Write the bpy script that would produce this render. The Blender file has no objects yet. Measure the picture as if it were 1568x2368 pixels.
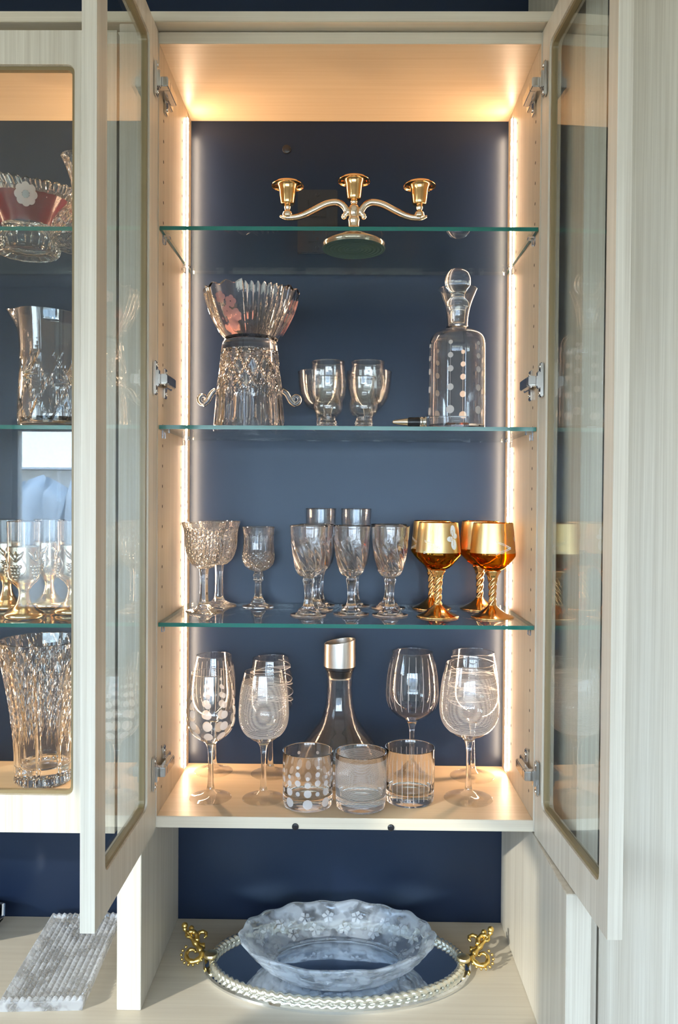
import bpy, bmesh, math, random
from mathutils import Vector, Matrix
PI = math.pi
sc = bpy.context.scene
C = sc.collection
random.seed(7)

# ------------------------------------------------------------------ camera
cam = bpy.data.cameras.new('camera'); cam_o = bpy.data.objects.new('camera', cam); C.objects.link(cam_o)
cam.sensor_fit = 'HORIZONTAL'; cam.sensor_width = 36.0; cam.lens = 1852.916/1568*36; cam.clip_start = .02
pitch, yaw, roll = -.01539, .01129, .00713
_f = Vector((-math.sin(yaw)*math.cos(pitch), math.cos(yaw)*math.cos(pitch), math.sin(pitch)))
_r = Vector((math.cos(yaw), math.sin(yaw), 0)); _u = _r.cross(_f)
_r2 = math.cos(roll)*_r + math.sin(roll)*_u; _u2 = math.cos(roll)*_u - math.sin(roll)*_r
m = Matrix((_r2, _u2, -_f)).transposed().to_4x4(); m.translation = (-.01076, -1.23999, .78959)
cam_o.matrix_world = m
sc.camera = cam_o
# ------------------------------------------------------------------ view, world, sun, windows
vs = sc.view_settings
vs.view_transform = 'Standard'; vs.look = 'None'; vs.gamma = 1; vs.use_curve_mapping = False; vs.exposure = 0.0
cy = sc.cycles
cy.max_bounces = 14; cy.transmission_bounces = 14; cy.glossy_bounces = 6; cy.diffuse_bounces = 3
cy.transparent_max_bounces = 28; cy.sample_clamp_indirect = 10.0; cy.blur_glossy = 0.6

world = bpy.data.worlds.new('sky'); sc.world = world; world.use_nodes = True
wn = world.node_tree.nodes; wl = world.node_tree.links
bg = wn['Background']; SKY = 25.0; bg.inputs[1].default_value = SKY
tc = wn.new('ShaderNodeTexCoord'); sx = wn.new('ShaderNodeSeparateXYZ'); rp = wn.new('ShaderNodeValToRGB')
mr = wn.new('ShaderNodeMapRange'); mr.inputs[1].default_value = -1; mr.inputs[2].default_value = 1
wl.new(tc.outputs['Generated'], sx.inputs[0]); wl.new(sx.outputs['Z'], mr.inputs[0]); wl.new(mr.outputs[0], rp.inputs[0]); wl.new(rp.outputs[0], bg.inputs[0])
cr = rp.color_ramp; cr.elements[0].position = 0; cr.elements[0].color = (.16, .17, .15, 1)
cr.elements[1].position = 1; cr.elements[1].color = (.34, .55, .92, 1)
for p, col in ((.47, (.22, .23, .21, 1)), (.5, (.72, .79, .88, 1)), (.60, (.54, .70, .93, 1))):
    e = cr.elements.new(p); e.color = col

SUN_DIR = Vector((.73, .685, -.42)).normalized()
sun = bpy.data.lights.new('sun', 'SUN'); sun.energy = 3.8; sun.angle = .012; sun.color = (1, .95, .87)
sun_o = bpy.data.objects.new('sun', sun); C.objects.link(sun_o)
sun_o.rotation_euler = SUN_DIR.to_track_quat('-Z', 'Y').to_euler(); sun_o.location = (-3, -3, 4)

WIN = [('left', -2.0, -1.850, -.95, .72, 1.31), ('left', -2.0, -2.27, -1.912, .72, 1.61), ('front', -3.2, -1.88, 1.25, .12, 1.22)]  # wall, plane, a0, a1, z0, z1; left pair sized to shape the sunbeam
for w, pl, a0, a1, z0, z1 in WIN:
    L = bpy.data.lights.new('daylight_portal', 'AREA'); L.shape = 'RECTANGLE'; L.size = a1-a0; L.size_y = z1-z0; L.cycles.is_portal = True
    o = bpy.data.objects.new('daylight_portal', L); C.objects.link(o)
    if w == 'left':
        o.location = (pl-.02, (a0+a1)/2, (z0+z1)/2); o.rotation_euler = Vector((1, 0, 0)).to_track_quat('-Z', 'Z').to_euler()
    else:
        o.location = ((a0+a1)/2, pl-.02, (z0+z1)/2); o.rotation_euler = Vector((0, 1, 0)).to_track_quat('-Z', 'Z').to_euler()

# ------------------------------------------------------------------ materials
def mat(name):
    M = bpy.data.materials.new(name); M.use_nodes = True
    nt = M.node_tree; nt.nodes.clear(); out = nt.nodes.new('ShaderNodeOutputMaterial')
    return M, nt, out
def principled(name, col, rough=.5, metal=0., spec=.5, bump=None):
    M, nt, out = mat(name); b = nt.nodes.new('ShaderNodeBsdfPrincipled')
    b.inputs['Base Color'].default_value = (*col, 1); b.inputs['Roughness'].default_value = rough; b.inputs['Metallic'].default_value = metal
    b.inputs['Specular IOR Level'].default_value = spec
    nt.links.new(b.outputs[0], out.inputs[0])
    if bump:
        n = nt.nodes.new('ShaderNodeTexNoise'); n.inputs['Scale'].default_value = bump[0]; n.inputs['Detail'].default_value = 3
        g = nt.nodes.new('ShaderNodeNewGeometry'); nt.links.new(g.outputs['Position'], n.inputs['Vector'])
        bp = nt.nodes.new('ShaderNodeBump'); bp.inputs['Strength'].default_value = bump[1]; bp.inputs['Distance'].default_value = .001
        nt.links.new(n.outputs[0], bp.inputs['Height']); nt.links.new(bp.outputs[0], b.inputs['Normal'])
    return M
def wood(name, grain, c0, c1, rough=.38):
    """fine straight-grained laminate; grain = axis index along which the streaks run"""
    M, nt, out = mat(name); N = nt.nodes; l = nt.links
    g = N.new('ShaderNodeNewGeometry'); facs = []
    for sc_hi, sc_lo, det in ((520, 5, 4), (90, 1.5, 2)):
        mp = N.new('ShaderNodeMapping'); s = [sc_hi]*3; s[grain] = sc_lo; mp.inputs['Scale'].default_value = s
        n = N.new('ShaderNodeTexNoise'); n.inputs['Scale'].default_value = 1; n.inputs['Detail'].default_value = det; n.inputs['Roughness'].default_value = .6
        l.new(g.outputs['Position'], mp.inputs[0]); l.new(mp.outputs[0], n.inputs['Vector']); facs.append(n)
    ad = N.new('ShaderNodeMath'); ad.operation = 'ADD'; l.new(facs[0].outputs[0], ad.inputs[0]); l.new(facs[1].outputs[0], ad.inputs[1])
    mr = N.new('ShaderNodeMapRange'); mr.inputs[1].default_value = .70; mr.inputs[2].default_value = 1.30; l.new(ad.outputs[0], mr.inputs[0])
    mx = N.new('ShaderNodeMix'); mx.data_type = 'RGBA'; mx.inputs['A'].default_value = (*c0, 1); mx.inputs['B'].default_value = (*c1, 1)
    l.new(mr.outputs[0], mx.inputs['Factor'])
    b = N.new('ShaderNodeBsdfPrincipled'); b.inputs['Roughness'].default_value = rough; b.inputs['Specular IOR Level'].default_value = .35
    l.new(mx.outputs['Result'], b.inputs['Base Color']); l.new(b.outputs[0], out.inputs[0])
    return M
def schlick(nt, f0=.04):
    N = nt.nodes; l = nt.links
    g = N.new('ShaderNodeNewGeometry'); d = N.new('ShaderNodeVectorMath'); d.operation = 'DOT_PRODUCT'
    l.new(g.outputs['Normal'], d.inputs[0]); l.new(g.outputs['Incoming'], d.inputs[1])
    def mth(op, a, b=None):
        x = N.new('ShaderNodeMath'); x.operation = op; x.use_clamp = op in ('SUBTRACT',)
        for i, v in enumerate((a, b)):
            if v is None: continue
            if isinstance(v, (int, float)): x.inputs[i].default_value = v
            else: l.new(v, x.inputs[i])
        return x.outputs[0]
    a = mth('ABSOLUTE', d.outputs['Value']); s = mth('SUBTRACT', 1.0, a); p = mth('POWER', s, 5.0)
    return mth('ADD', mth('MULTIPLY', p, 1-f0), f0)
def pane(name, tint=(.97, .985, .975), f0=.042):
    M, nt, out = mat(name); N = nt.nodes; l = nt.links
    t = N.new('ShaderNodeBsdfTransparent'); t.inputs[0].default_value = (*tint, 1)
    gl = N.new('ShaderNodeBsdfGlossy'); gl.inputs['Roughness'].default_value = 0.0
    mx = N.new('ShaderNodeMixShader'); l.new(schlick(nt, f0), mx.inputs[0]); l.new(t.outputs[0], mx.inputs[1]); l.new(gl.outputs[0], mx.inputs[2]); l.new(mx.outputs[0], out.inputs[0])
    return M
def glass(name, col=(1, 1, 1), ior=1.5, rough=0.0, bump=None):
    M, nt, out = mat(name); g = nt.nodes.new('ShaderNodeBsdfGlass')
    g.inputs['Color'].default_value = (*col, 1); g.inputs['IOR'].default_value = ior; g.inputs['Roughness'].default_value = rough
    nt.links.new(g.outputs[0], out.inputs[0])
    if bump:
        n = nt.nodes.new('ShaderNodeTexVoronoi'); n.inputs['Scale'].default_value = bump[0]
        t = nt.nodes.new('ShaderNodeTexCoord'); nt.links.new(t.outputs['Object'], n.inputs['Vector'])
        bp = nt.nodes.new('ShaderNodeBump'); bp.inputs['Strength'].default_value = bump[1]; bp.inputs['Distance'].default_value = .002
        nt.links.new(n.outputs[0], bp.inputs['Height']); nt.links.new(bp.outputs[0], g.inputs['Normal'])
    return M
def veil(name, col, clear, rough=.6, metal=0.):
    """thin etched, enamelled or plated film: part see-through, part scattering"""
    M, nt, out = mat(name); N = nt.nodes; l = nt.links
    t = N.new('ShaderNodeBsdfTransparent')
    b = N.new('ShaderNodeBsdfPrincipled'); b.inputs['Base Color'].default_value = (*col, 1); b.inputs['Roughness'].default_value = rough; b.inputs['Metallic'].default_value = metal
    tr = N.new('ShaderNodeBsdfTranslucent'); tr.inputs[0].default_value = (*col, 1)
    m1 = N.new('ShaderNodeMixShader'); m1.inputs[0].default_value = .0 if metal else .45; l.new(b.outputs[0], m1.inputs[1]); l.new(tr.outputs[0], m1.inputs[2])
    m2 = N.new('ShaderNodeMixShader'); m2.inputs[0].default_value = clear; l.new(m1.outputs[0], m2.inputs[1]); l.new(t.outputs[0], m2.inputs[2]); l.new(m2.outputs[0], out.inputs[0])
    return M
def emitter(name, col, s):
    M, nt, out = mat(name); e = nt.nodes.new('ShaderNodeEmission'); e.inputs[0].default_value = (*col, 1); e.inputs[1].default_value = s
    nt.links.new(e.outputs[0], out.inputs[0]); return M

W0, W1 = (.50, .435, .335), (.66, .60, .49)
WZ = wood('beige_laminate_upright', 2, W0, W1)
WI = wood('led_tinted_laminate_upright', 2, (.50, .385, .250), (.62, .49, .335))  # same laminate as the fronts, LED warmth painted into the colour
WJ = wood('led_tinted_laminate_lying', 0, (.53, .395, .245), (.60, .465, .305))  # lying boards, LED warmth painted in likewise
WX = wood('beige_laminate_lying', 0, (.54, .46, .345), (.62, .545, .42))
NAVY = principled('navy_paint', (.0045, .0095, .025), .33, 0, .42)
NAVY.node_tree.nodes['Principled BSDF'].inputs['Specular Tint'].default_value = (.72, .86, 1, 1)  # sky blue of the reflections put into the specular tint
WHITE = principled('white_paint', (.78, .76, .72), .7)
FLOORM = wood('oak_floor', 1, (.11, .07, .04), (.16, .105, .06), .5)
PANE = pane('clear_pane')
SHELFG = pane('shelf_glass', (.955, .985, .972), .045)
EDGE = principled('green_glass_edge', (.004, .13, .10), .12, 0, .6)
CHROME = principled('nickel_plate', (.72, .70, .67), .16, 1)
PALEG = principled('antique_gilt', (.72, .55, .33), .2, 1)
BLACK = principled('black_plastic', (.012, .012, .014), .28)
HOLE = principled('dark_bore', (.03, .02, .012), .8)
BEAD = principled('olive_glazing_bead', (.22, .16, .075), .35)
CLEARP = glass('clear_plastic', (.95, .95, .96), 1.46, .12)
LED = emitter('led_diffuser', (1, .67, .43), 140.0)
GLASS = glass('clear_glass', (.997, .997, .997), 1.5)
CRYST = glass('lead_crystal', (.997, .995, .995), 1.55)
AMBER = glass('amber_glass', (.89, .61, .12), 1.5)
THIN = pane('thin_blown_glass', (.992, .992, .986), .045)
RUBY = glass('ruby_glass', (.62, .02, .05), 1.5)
FROST = veil('etched_frost', (.86, .84, .82), .30)
FROSTL = veil('etched_hairline', (.86, .84, .82), .35)
PINK = veil('pink_frost', (.78, .42, .40), .40)
GOLDV = veil('gold_lustre', (.94, .72, .33), .34, .33, 1)
GOLD = principled('gold_plate', (.86, .53, .22), .13, 1)
DGOLD = principled('ornate_gilt', (.78, .55, .17), .28, 1)
SILVG = principled('champagne_plate', (.88, .72, .54), .13, 1)
BRONZE = principled('dark_silver_relief', (.46, .41, .34), .26, 1)
GREENF = principled('green_felt', (.030, .085, .055), .8)
STEEL = principled('brushed_steel', (.68, .62, .56), .3, 1)
MIRROR = principled('mirror', (.86, .88, .90), .03, 1)
ENAMEL = principled('white_enamel', (.85, .85, .80), .4)
FBOWL = glass('frosted_pressed_glass', (.95, .97, .99), 1.45, .12, (95, .30))
def cloud(M, col, k):
    nt = M.node_tree; N = nt.nodes; l = nt.links; out = [n for n in N if n.type == 'OUTPUT_MATERIAL'][0]; src = out.inputs[0].links[0].from_socket
    d = N.new('ShaderNodeBsdfDiffuse'); d.inputs[0].default_value = (*col, 1); t = N.new('ShaderNodeBsdfTranslucent'); t.inputs[0].default_value = (*col, 1)
    a = N.new('ShaderNodeMixShader'); a.inputs[0].default_value = .5; l.new(d.outputs[0], a.inputs[1]); l.new(t.outputs[0], a.inputs[2])
    b = N.new('ShaderNodeMixShader'); tx = N.new('ShaderNodeTexCoord'); ns = N.new('ShaderNodeTexNoise'); ns.inputs['Scale'].default_value = 42; ns.inputs['Detail'].default_value = 2
    mr = N.new('ShaderNodeMapRange'); mr.inputs[1].default_value = .40; mr.inputs[2].default_value = .58; mr.inputs[3].default_value = k*.25; mr.inputs[4].default_value = k
    l.new(tx.outputs['Object'], ns.inputs['Vector']); l.new(ns.outputs[0], mr.inputs[0]); l.new(mr.outputs[0], b.inputs[0]); l.new(src, b.inputs[1]); l.new(a.outputs[0], b.inputs[2]); l.new(b.outputs[0], out.inputs[0])
cloud(FBOWL, (.80, .87, .94), .42)
PRESS = glass('pressed_crystal', (1, 1, 1), 1.5); cloud(PRESS, (.95, .96, .97), .42)
CUTG = glass('brilliant_cut_crystal', (1, 1, 1), 1.54); cloud(CUTG, (.92, .90, .90), .03)
FLUT = glass('pale_cut_crystal', (1, .995, .995), 1.52)
CLEARB = glass('bowl_clear_centre', (.95, .97, .99), 1.45, .04)

# ------------------------------------------------------------------ builders
def thing(name, label, cat, loc=(0, 0, 0), rz=0, group=None):
    o = bpy.data.objects.new(name, None); C.objects.link(o); o.location = loc; o.rotation_euler = (0, 0, rz)
    o.empty_display_size = .02; o['label'] = label; o['category'] = cat
    if group: o['group'] = group
    return o
def tag(o, label, cat, group=None):
    o['label'] = label; o['category'] = cat
    if group: o['group'] = group
    return o
def mesh_obj(name, verts, faces, M, parent=None, smooth=False, world=False, kind=None, label=None):
    me = bpy.data.meshes.new(name)
    if world and parent is not None:
        off = Vector((0, 0, 0)); q = parent
        while q is not None: off += q.location; q = q.parent
        verts = [Vector(v)-off for v in verts]
    me.from_pydata([tuple(v) for v in verts], [], faces)
    for x in (M if isinstance(M, (list, tuple)) else [M]): me.materials.append(x)
    if smooth: me.polygons.foreach_set('use_smooth', [True]*len(me.polygons))
    me.update()
    o = bpy.data.objects.new(name, me); C.objects.link(o)
    if parent is not None: o.parent = parent
    if kind: o['kind'] = kind
    if label: o['label'] = label
    return o
def box_vf(x0, x1, y0, y1, z0, z1, b=0.0):
    bm = bmesh.new(); bmesh.ops.create_cube(bm, size=1)
    for v in bm.verts: v.co = ((x0+x1)/2+v.co.x*(x1-x0), (y0+y1)/2+v.co.y*(y1-y0), (z0+z1)/2+v.co.z*(z1-z0))
    if b: bmesh.ops.bevel(bm, geom=bm.edges[:], offset=b, segments=2, affect='EDGES', clamp_overlap=True)
    bm.verts.index_update(); V = [v.co.copy() for v in bm.verts]; F = [[v.index for v in f.verts] for f in bm.faces]; bm.free()
    return V, F
def join(parts):
    V, F = [], []
    for v, f in parts:
        n = len(V); V += list(v); F += [[i+n for i in q] for q in f]
    return V, F
def box(name, x0, x1, y0, y1, z0, z1, M, parent=None, b=.0006, kind=None, world=True, label=None):
    V, F = box_vf(min(x0, x1), max(x0, x1), min(y0, y1), max(y0, y1), z0, z1, b)
    return mesh_obj(name, V, F, M, parent, False, world, kind, label)
def spline(pts, n=8):
    """Catmull-Rom through 2-D / 3-D points"""
    P = [Vector(p) for p in pts]; out = []
    for i in range(len(P)-1):
        p0 = P[i-1] if i else P[0]*2-P[1]; p1, p2 = P[i], P[i+1]; p3 = P[i+2] if i+2 < len(P) else P[-1]*2-P[-2]
        for k in range(n):
            t = k/n
            out.append(.5*((2*p1)+(p2-p0)*t+(2*p0-5*p1+4*p2-p3)*t*t+(3*p1-p0-3*p2+p3)*t**3))
    out.append(P[-1]); return out
def support(pf):
    """profile with index; tight extra rings beside every sharp corner so that smooth shading stays on the long faces"""
    P = [Vector((p[0], p[1])) for p in pf]; out = []; sharp = []
    for i in range(len(P)):
        if i in (0, len(P)-1): sharp.append(False); continue
        a, b = P[i]-P[i-1], P[i+1]-P[i]
        sharp.append(a.length > 1e-7 and b.length > 1e-7 and a.angle(b) > .38)
    for i in range(len(P)):
        if sharp[i] and (P[i]-P[i-1]).length > .0022 and max(abs(P[i].x), abs(P[i].y)) < .4: q = P[i]+(P[i-1]-P[i]).normalized()*.0005; out.append((i-.5, q.x, q.y))
        out.append((i, P[i].x, P[i].y))
        if sharp[i] and (P[i+1]-P[i]).length > .0022 and max(abs(P[i].x), abs(P[i].y)) < .4: q = P[i]+(P[i+1]-P[i]).normalized()*.0005; out.append((i+.5, q.x, q.y))
    return out
def lathe(pf, n=64, mod=None, sx=1., sy=1., k0=0):
    """surface of revolution; pf runs outside bottom -> rim -> inside; mod(theta, r, z, i) -> (r, z)"""
    V, F, rows = [], [], []
    for i, r, z in support(pf):
        if r < 1e-6:
            V.append(Vector((0, 0, z))); rows.append([len(V)-1]*n); continue
        row = []
        for j in range(n):
            th = 2*PI*j/n; rr, zz = (r, z) if mod is None else mod(th, r, z, i+k0)
            V.append(Vector((rr*math.cos(th)*sx, rr*math.sin(th)*sy, zz))); row.append(len(V)-1)
        rows.append(row)
    for i in range(len(rows)-1):
        a, b = rows[i], rows[i+1]
        for j in range(n):
            q = [a[j], a[(j+1) % n], b[(j+1) % n], b[j]]; u = []
            for x in q:
                if x not in u: u.append(x)
            if len(u) > 2: F.append(u)
    return V, F
def turned(parent, pf, cuts, M, n=64, mod=None, smooth=True):
    """one glass body split at profile indices into named parts that share their rims; cuts = [(name, i0, i1, material)]"""
    objs = []
    if any(len(c) > 3 and c[3] is THIN for c in cuts):
        rm, zm = max(((r_, z_) for r_, z_ in [tuple(p) for p in pf]), key=lambda p: p[1]); k = .00075
        mesh_obj('rim', *lathe([(rm+k*math.cos(a), zm+k*math.sin(a)) for a in [2*PI*q/8 for q in range(9)]], n), GLASS, parent, True)
    for c in cuts:
        nm, i0, i1 = c[:3]; mm = c[3] if len(c) > 3 else M
        rng = i0 if isinstance(i0, list) else [(i0, i1)]
        parts = [lathe([tuple(p) for p in pf[a:b+1]], n, mod, k0=a) for a, b in rng]
        V, F = join(parts); objs.append(mesh_obj(nm, V, F, mm, parent, smooth))
    return objs
def tube(path, rad, n=10, closed=False):
    P = [Vector(p) for p in path]; V, F = [], []; N = len(P); up = None
    for i, p in enumerate(P):
        t = ((P[(i+1) % N]-P[i-1]) if closed else (P[min(i+1, N-1)]-P[max(i-1, 0)])).normalized()
        if up is None: up = Vector((0, 0, 1)) if abs(t.z) < .9 else Vector((1, 0, 0))
        s = t.cross(up).normalized(); up = s.cross(t).normalized(); r = rad(i/(N-1)) if callable(rad) else rad
        for j in range(n):
            a = 2*PI*j/n; V.append(p+r*(math.cos(a)*s+math.sin(a)*up))
    for i in range(N if closed else N-1):
        for j in range(n):
            a, b = i*n, ((i+1) % N)*n; F.append([a+j, a+(j+1) % n, b+(j+1) % n, b+j])
    if not closed: F.append(list(range(n))[::-1]); F.append([(N-1)*n+j for j in range(n)])
    return V, F
def ball(c, r, u=10, v=6, sz=1.):
    pf = [(r*math.sin(PI*i/v), -r*sz*math.cos(PI*i/v)) for i in range(v+1)]; pf[0] = (0, -r*sz); pf[-1] = (0, r*sz)
    V, F = lathe(pf, u); return [x+Vector(c) for x in V], F
def rfun(pf):
    """outer radius as a function of height, from the rising part of a profile"""
    q = []
    for r, z in [tuple(p) for p in pf]:
        if q and z <= q[-1][1]: break
        q.append((r, z))
    def R(z):
        for (r0, z0), (r1, z1) in zip(q, q[1:]):
            if z0 <= z <= z1: return r0+(r1-r0)*(z-z0)/(z1-z0)
        return q[-1][0] if z > q[-1][1] else q[0][0]
    return R
EPS = .00035
def dot_vf(R, th, z, rad, n=14, sq=1.):
    V, F = [], []
    def pt(u, v):
        zz = z+v; r = R(zz)+EPS; t = th+u/max(r, .004); return Vector((r*math.cos(t), r*math.sin(t), zz))
    V.append(pt(0, 0))
    for k in (.5, 1.):
        for j in range(n): V.append(pt(rad*k*math.cos(2*PI*j/n), rad*k*sq*math.sin(2*PI*j/n)))
    for j in range(n):
        F.append([0, 1+j, 1+(j+1) % n]); F.append([1+j, 1+n+j, 1+n+(j+1) % n, 1+(j+1) % n])
    return V, F
def line_vf(R, pts, w):
    """etched line through (theta, z) points, w wide"""
    V, F = [], []; P = []
    for t, z in pts:
        r = R(z)+EPS; P.append(Vector((r*math.cos(t), r*math.sin(t), z)))
    for i, p in enumerate(P):
        d = (P[min(i+1, len(P)-1)]-P[max(i-1, 0)]).normalized(); nrm = Vector((p.x, p.y, 0)).normalized(); s = d.cross(nrm).normalized()*w/2
        V += [p-s, p+s]
    for i in range(len(P)-1): F.append([2*i, 2*i+1, 2*i+3, 2*i+2])
    return V, F
def copy_tree(root, loc, label=None, rz=None, scale=None, group=None):
    r = root.copy(); C.objects.link(r); r.location = loc
    if rz is not None: r.rotation_euler = (0, 0, rz)
    if scale: r.scale = (scale,)*3
    if label: r['label'] = label
    if group: r['group'] = group
    for ch in list(root.children):
        c = ch.copy(); C.objects.link(c); c.parent = r
        for g in list(ch.children):
            d = g.copy(); C.objects.link(d); d.parent = c
    return r

# ================================================================== the room
D = .25252                      # wall behind the shelves
XL, XR = -.30643, .280          # inner faces of the middle cabinet
Z1, Z2, Z3, ZB, ZT = 1.2107, .9036, .5960, .2939, 1.4887
def struct(name, V, F, M): return mesh_obj(name, V, F, M, None, False, False, 'structure')
struct('wall_back', *box_vf(-2.0, 2.2, D, D+.1, -.92, 1.95), NAVY)
struct('floor', *box_vf(-2.1, 2.3, -3.3, D+.1, -1.0, -.92), FLOORM)
struct('ceiling', *box_vf(-2.1, 2.3, -3.3, D+.1, 1.95, 2.05), WHITE)
struct('wall_right', *box_vf(2.2, 2.3, -3.3, D+.1, -.92, 1.95), WHITE)
wa, wb = WIN[0], WIN[1]  # pier between the left openings added to shade the open door edge
struct('wall_left', *join([box_vf(-2.1, -2.0, -3.3, wb[2], -.92, 1.95), box_vf(-2.1, -2.0, wb[3], wa[2], -.92, 1.95), box_vf(-2.1, -2.0, wa[3], D+.1, -.92, 1.95)]
       + [box_vf(-2.1, -2.0, w[2], w[3], -.92, w[4]) for w in (wa, wb)]+[box_vf(-2.1, -2.0, w[2], w[3], w[5], 1.95) for w in (wa, wb)]), WHITE)
for nm, w in (('window_1', wa), ('added_sun_window', wb)):  # unseen windows shaped for the sunbeam; second one added to sun the counter
    _, pl, a0, a1, z0, z1 = w
    w1 = struct(nm, *join([box_vf(-2.08, -2.02, a0, a0+.02, z0, z1), box_vf(-2.08, -2.02, a1-.02, a1, z0, z1), box_vf(-2.08, -2.02, a0, a1, z0, z0+.04), box_vf(-2.08, -2.02, a0, a1, z1-.02, z1)]), WHITE)
    mesh_obj('pane', *box_vf(-2.052, -2.048, a0+.02, a1-.02, z0+.04, z1-.02), PANE, w1)
_, pl, a0, a1, z0, z1 = WIN[2]
struct('wall_front', *join([box_vf(-2.0, a0, -3.3, -3.2, -.92, 1.95), box_vf(a1, 2.2, -3.3, -3.2, -.92, 1.95), box_vf(a0, a1, -3.3, -3.2, -.92, z0), box_vf(a0, a1, -3.3, -3.2, z1, 1.95)]), WHITE)
mull = [box_vf(a0+i*(a1-a0)/4-.03, a0+i*(a1-a0)/4+.03, -3.28, -3.22, z0, z1) for i in range(5)]
w2 = struct('window_2', *join(mull+[box_vf(a0, a1, -3.28, -3.22, z0, z0+.06), box_vf(a0, a1, -3.28, -3.22, z1-.06, z1)]), WHITE)
for i in range(4):
    x = a0+i*(a1-a0)/4
    mesh_obj('pane', *box_vf(x+.03, x+(a1-a0)/4-.03, -3.252, -3.248, z0+.06, z1-.06), PANE, w2)

# outside, met only as a reflection in the closed cabinet door
V, F = [], []; NX = 90
for k, (yy, zz) in enumerate(((-14, -1.2), (-13.6, -.2), (-13.9, .85), (-14.3, 1.12), (-15, -1.2))):
    for i in range(NX+1):
        x = -7.0+11.*i/NX; b_ = .16*math.sin(i*.9)+.10*math.sin(i*2.3+k)+.08*math.sin(i*4.1+2*k); V.append((x, yy+.3*math.sin(i*1.7+k), zz+(.5*b_ if 0 < k < 4 else 0)))
for k in range(4):
    for i in range(NX): a = k*(NX+1)+i; F.append([a, a+1, a+NX+2, a+NX+1])
tag(mesh_obj('hedge', V, F, principled('overexposed_foliage', (.80, .80, .79), .9), None, True), 'long pale hedge outside, mirrored in the closed cabinet glass', 'hedge')  # foliage colour paled to carry overexposed brightness
nh = thing('neighbour_house', 'pale house outside, mirrored in the closed cabinet glass', 'house', (-3., -19, -1.2))
box('wall', -8.2, 0, -20, -18, -1.2, 1.45, WHITE, nh, 0)
mesh_obj('roof', *box_vf(-8.5, .3, -20.3, -17.6, 1.46, 1.50)[:1], box_vf(0, 1, 0, 1, 0, 1)[1], principled('pale_roof', (.9, .9, .92), .6), nh, False, True)
for v in nh.children[1].data.vertices:
    if v.co.z > 2.69: v.co.z += .85 if v.co.x < -1 else .05

# ================================================================== fitted furniture
ct = thing('countertop', 'beige laminate countertop under the wall cabinets', 'countertop', (-.5, 0, -.03))
box('slab', -1.3, .3125, -.36, D-.0005, -.03, 0, WX, ct, .001)
bc = thing('base_cabinet', 'beige base cabinet carrying the laminate countertop', 'cabinet', (-.5, 0, -.92))
box('body', -1.3, .3125, -.32, D-.001, -.92, -.0305, WZ, bc)
for i in range(4):
    x = -1.298+i*.4025; dd = box('door', x, x+.399, -.341, -.321, -.82, -.04, WZ, bc); box('handle', x+.36, x+.37, -.365, -.342, -.25, -.10, CHROME, dd)

# crown board and the upright between the two cabinets
cb = box('trim_1', -1.3, .3125, -.0235, D-.001, 1.5085, 1.5245, WX, None, .0008); cb['kind'] = 'structure'
post = tag(box('upright_panel', -.3619, -.3246, -.0205, D-.001, .0002, 1.5075, WZ, None, .0008), 'pale full-height upright panel dividing the two glass cabinets', 'panel')

def rr_points(w0, w1, z0, z1, r, seg=6):
    P = []
    for cx, cz, a0 in ((w1-r, z1-r, 0), (w0+r, z1-r, PI/2), (w0+r, z0+r, PI), (w1-r, z0+r, 1.5*PI)):
        for k in range(seg+1): a = a0+k/seg*PI/2; P.append((cx+r*math.cos(a), cz+r*math.sin(a)))
    return P
def frame_vf(outer, inner, t0, t1):
    """ring between two equally long outlines (u,z), from depth t0 to t1 -> (u,t,z)"""
    n = len(outer); V = []; F = []
    for t in (t0, t1):
        for u, z in outer: V.append((u, t, z))
        for u, z in inner: V.append((u, t, z))
    for i in range(n):
        j = (i+1) % n; o0, o1, i0, i1 = i, j, n+i, n+j; O0, O1, I0, I1 = [k+2*n for k in (o0, o1, i0, i1)]
        F += [[o0, o1, i1, i0], [O1, O0, I0, I1], [o1, o0, O0, O1], [i0, i1, I1, I0]]
    return V, F
def door_frame(w, z0, z1, ua, ub, za, zb, t):
    """framed door: u from hinge 0 to w, t depth 0 (inside face) .. t (outside face)"""
    seg = 6; inner = rr_points(ua, ub, za, zb, .012, seg); corners = [(w, z1), (0, z1), (0, z0), (w, z0)]
    outer = [corners[i//(seg+1)] for i in range(len(inner))]
    fr = frame_vf(outer, inner, 0, t)
    inner2 = rr_points(ua+.0055, ub-.0055, za+.0055, zb-.0055, .008, seg)
    bead = frame_vf(inner, inner2, .003, .0115)
    gl = box_vf(ua+.003, ub-.003, .0065, .0095, za+.003, zb-.003)
    return fr, bead, gl
def place(vf, f): return [f(*v) for v in vf[0]], vf[1]
def clean(vf):
    """drop degenerate corner faces of a door ring and merge doubles"""
    bm = bmesh.new(); vs_ = [bm.verts.new(v) for v in vf[0]]
    for f in vf[1]:
        try: bm.faces.new([vs_[i] for i in f])
        except ValueError: pass
    bmesh.ops.remove_doubles(bm, verts=bm.verts, dist=1e-6); bmesh.ops.dissolve_degenerate(bm, edges=bm.edges, dist=1e-6)
    bmesh.ops.recalc_face_normals(bm, faces=bm.faces); bm.verts.index_update()
    V = [v.co.copy() for v in bm.verts]; F = [[v.index for v in f.verts] for f in bm.faces]; bm.free(); return V, F
def add_door(parent, f, w, z0, z1, ua, ub, za, zb, t, label):
    fr, bead, gl = door_frame(w, z0, z1, ua, ub, za, zb, t)
    d = mesh_obj('door', *clean(place(fr, f)), WZ, parent, False, True, None, label)
    for nm, vf, M in (('glazing_bead', bead, BEAD), ('glass_pane', gl, PANE)):
        mesh_obj(nm, *clean(place(vf, f)), M, d, False, True)
    return d

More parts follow.
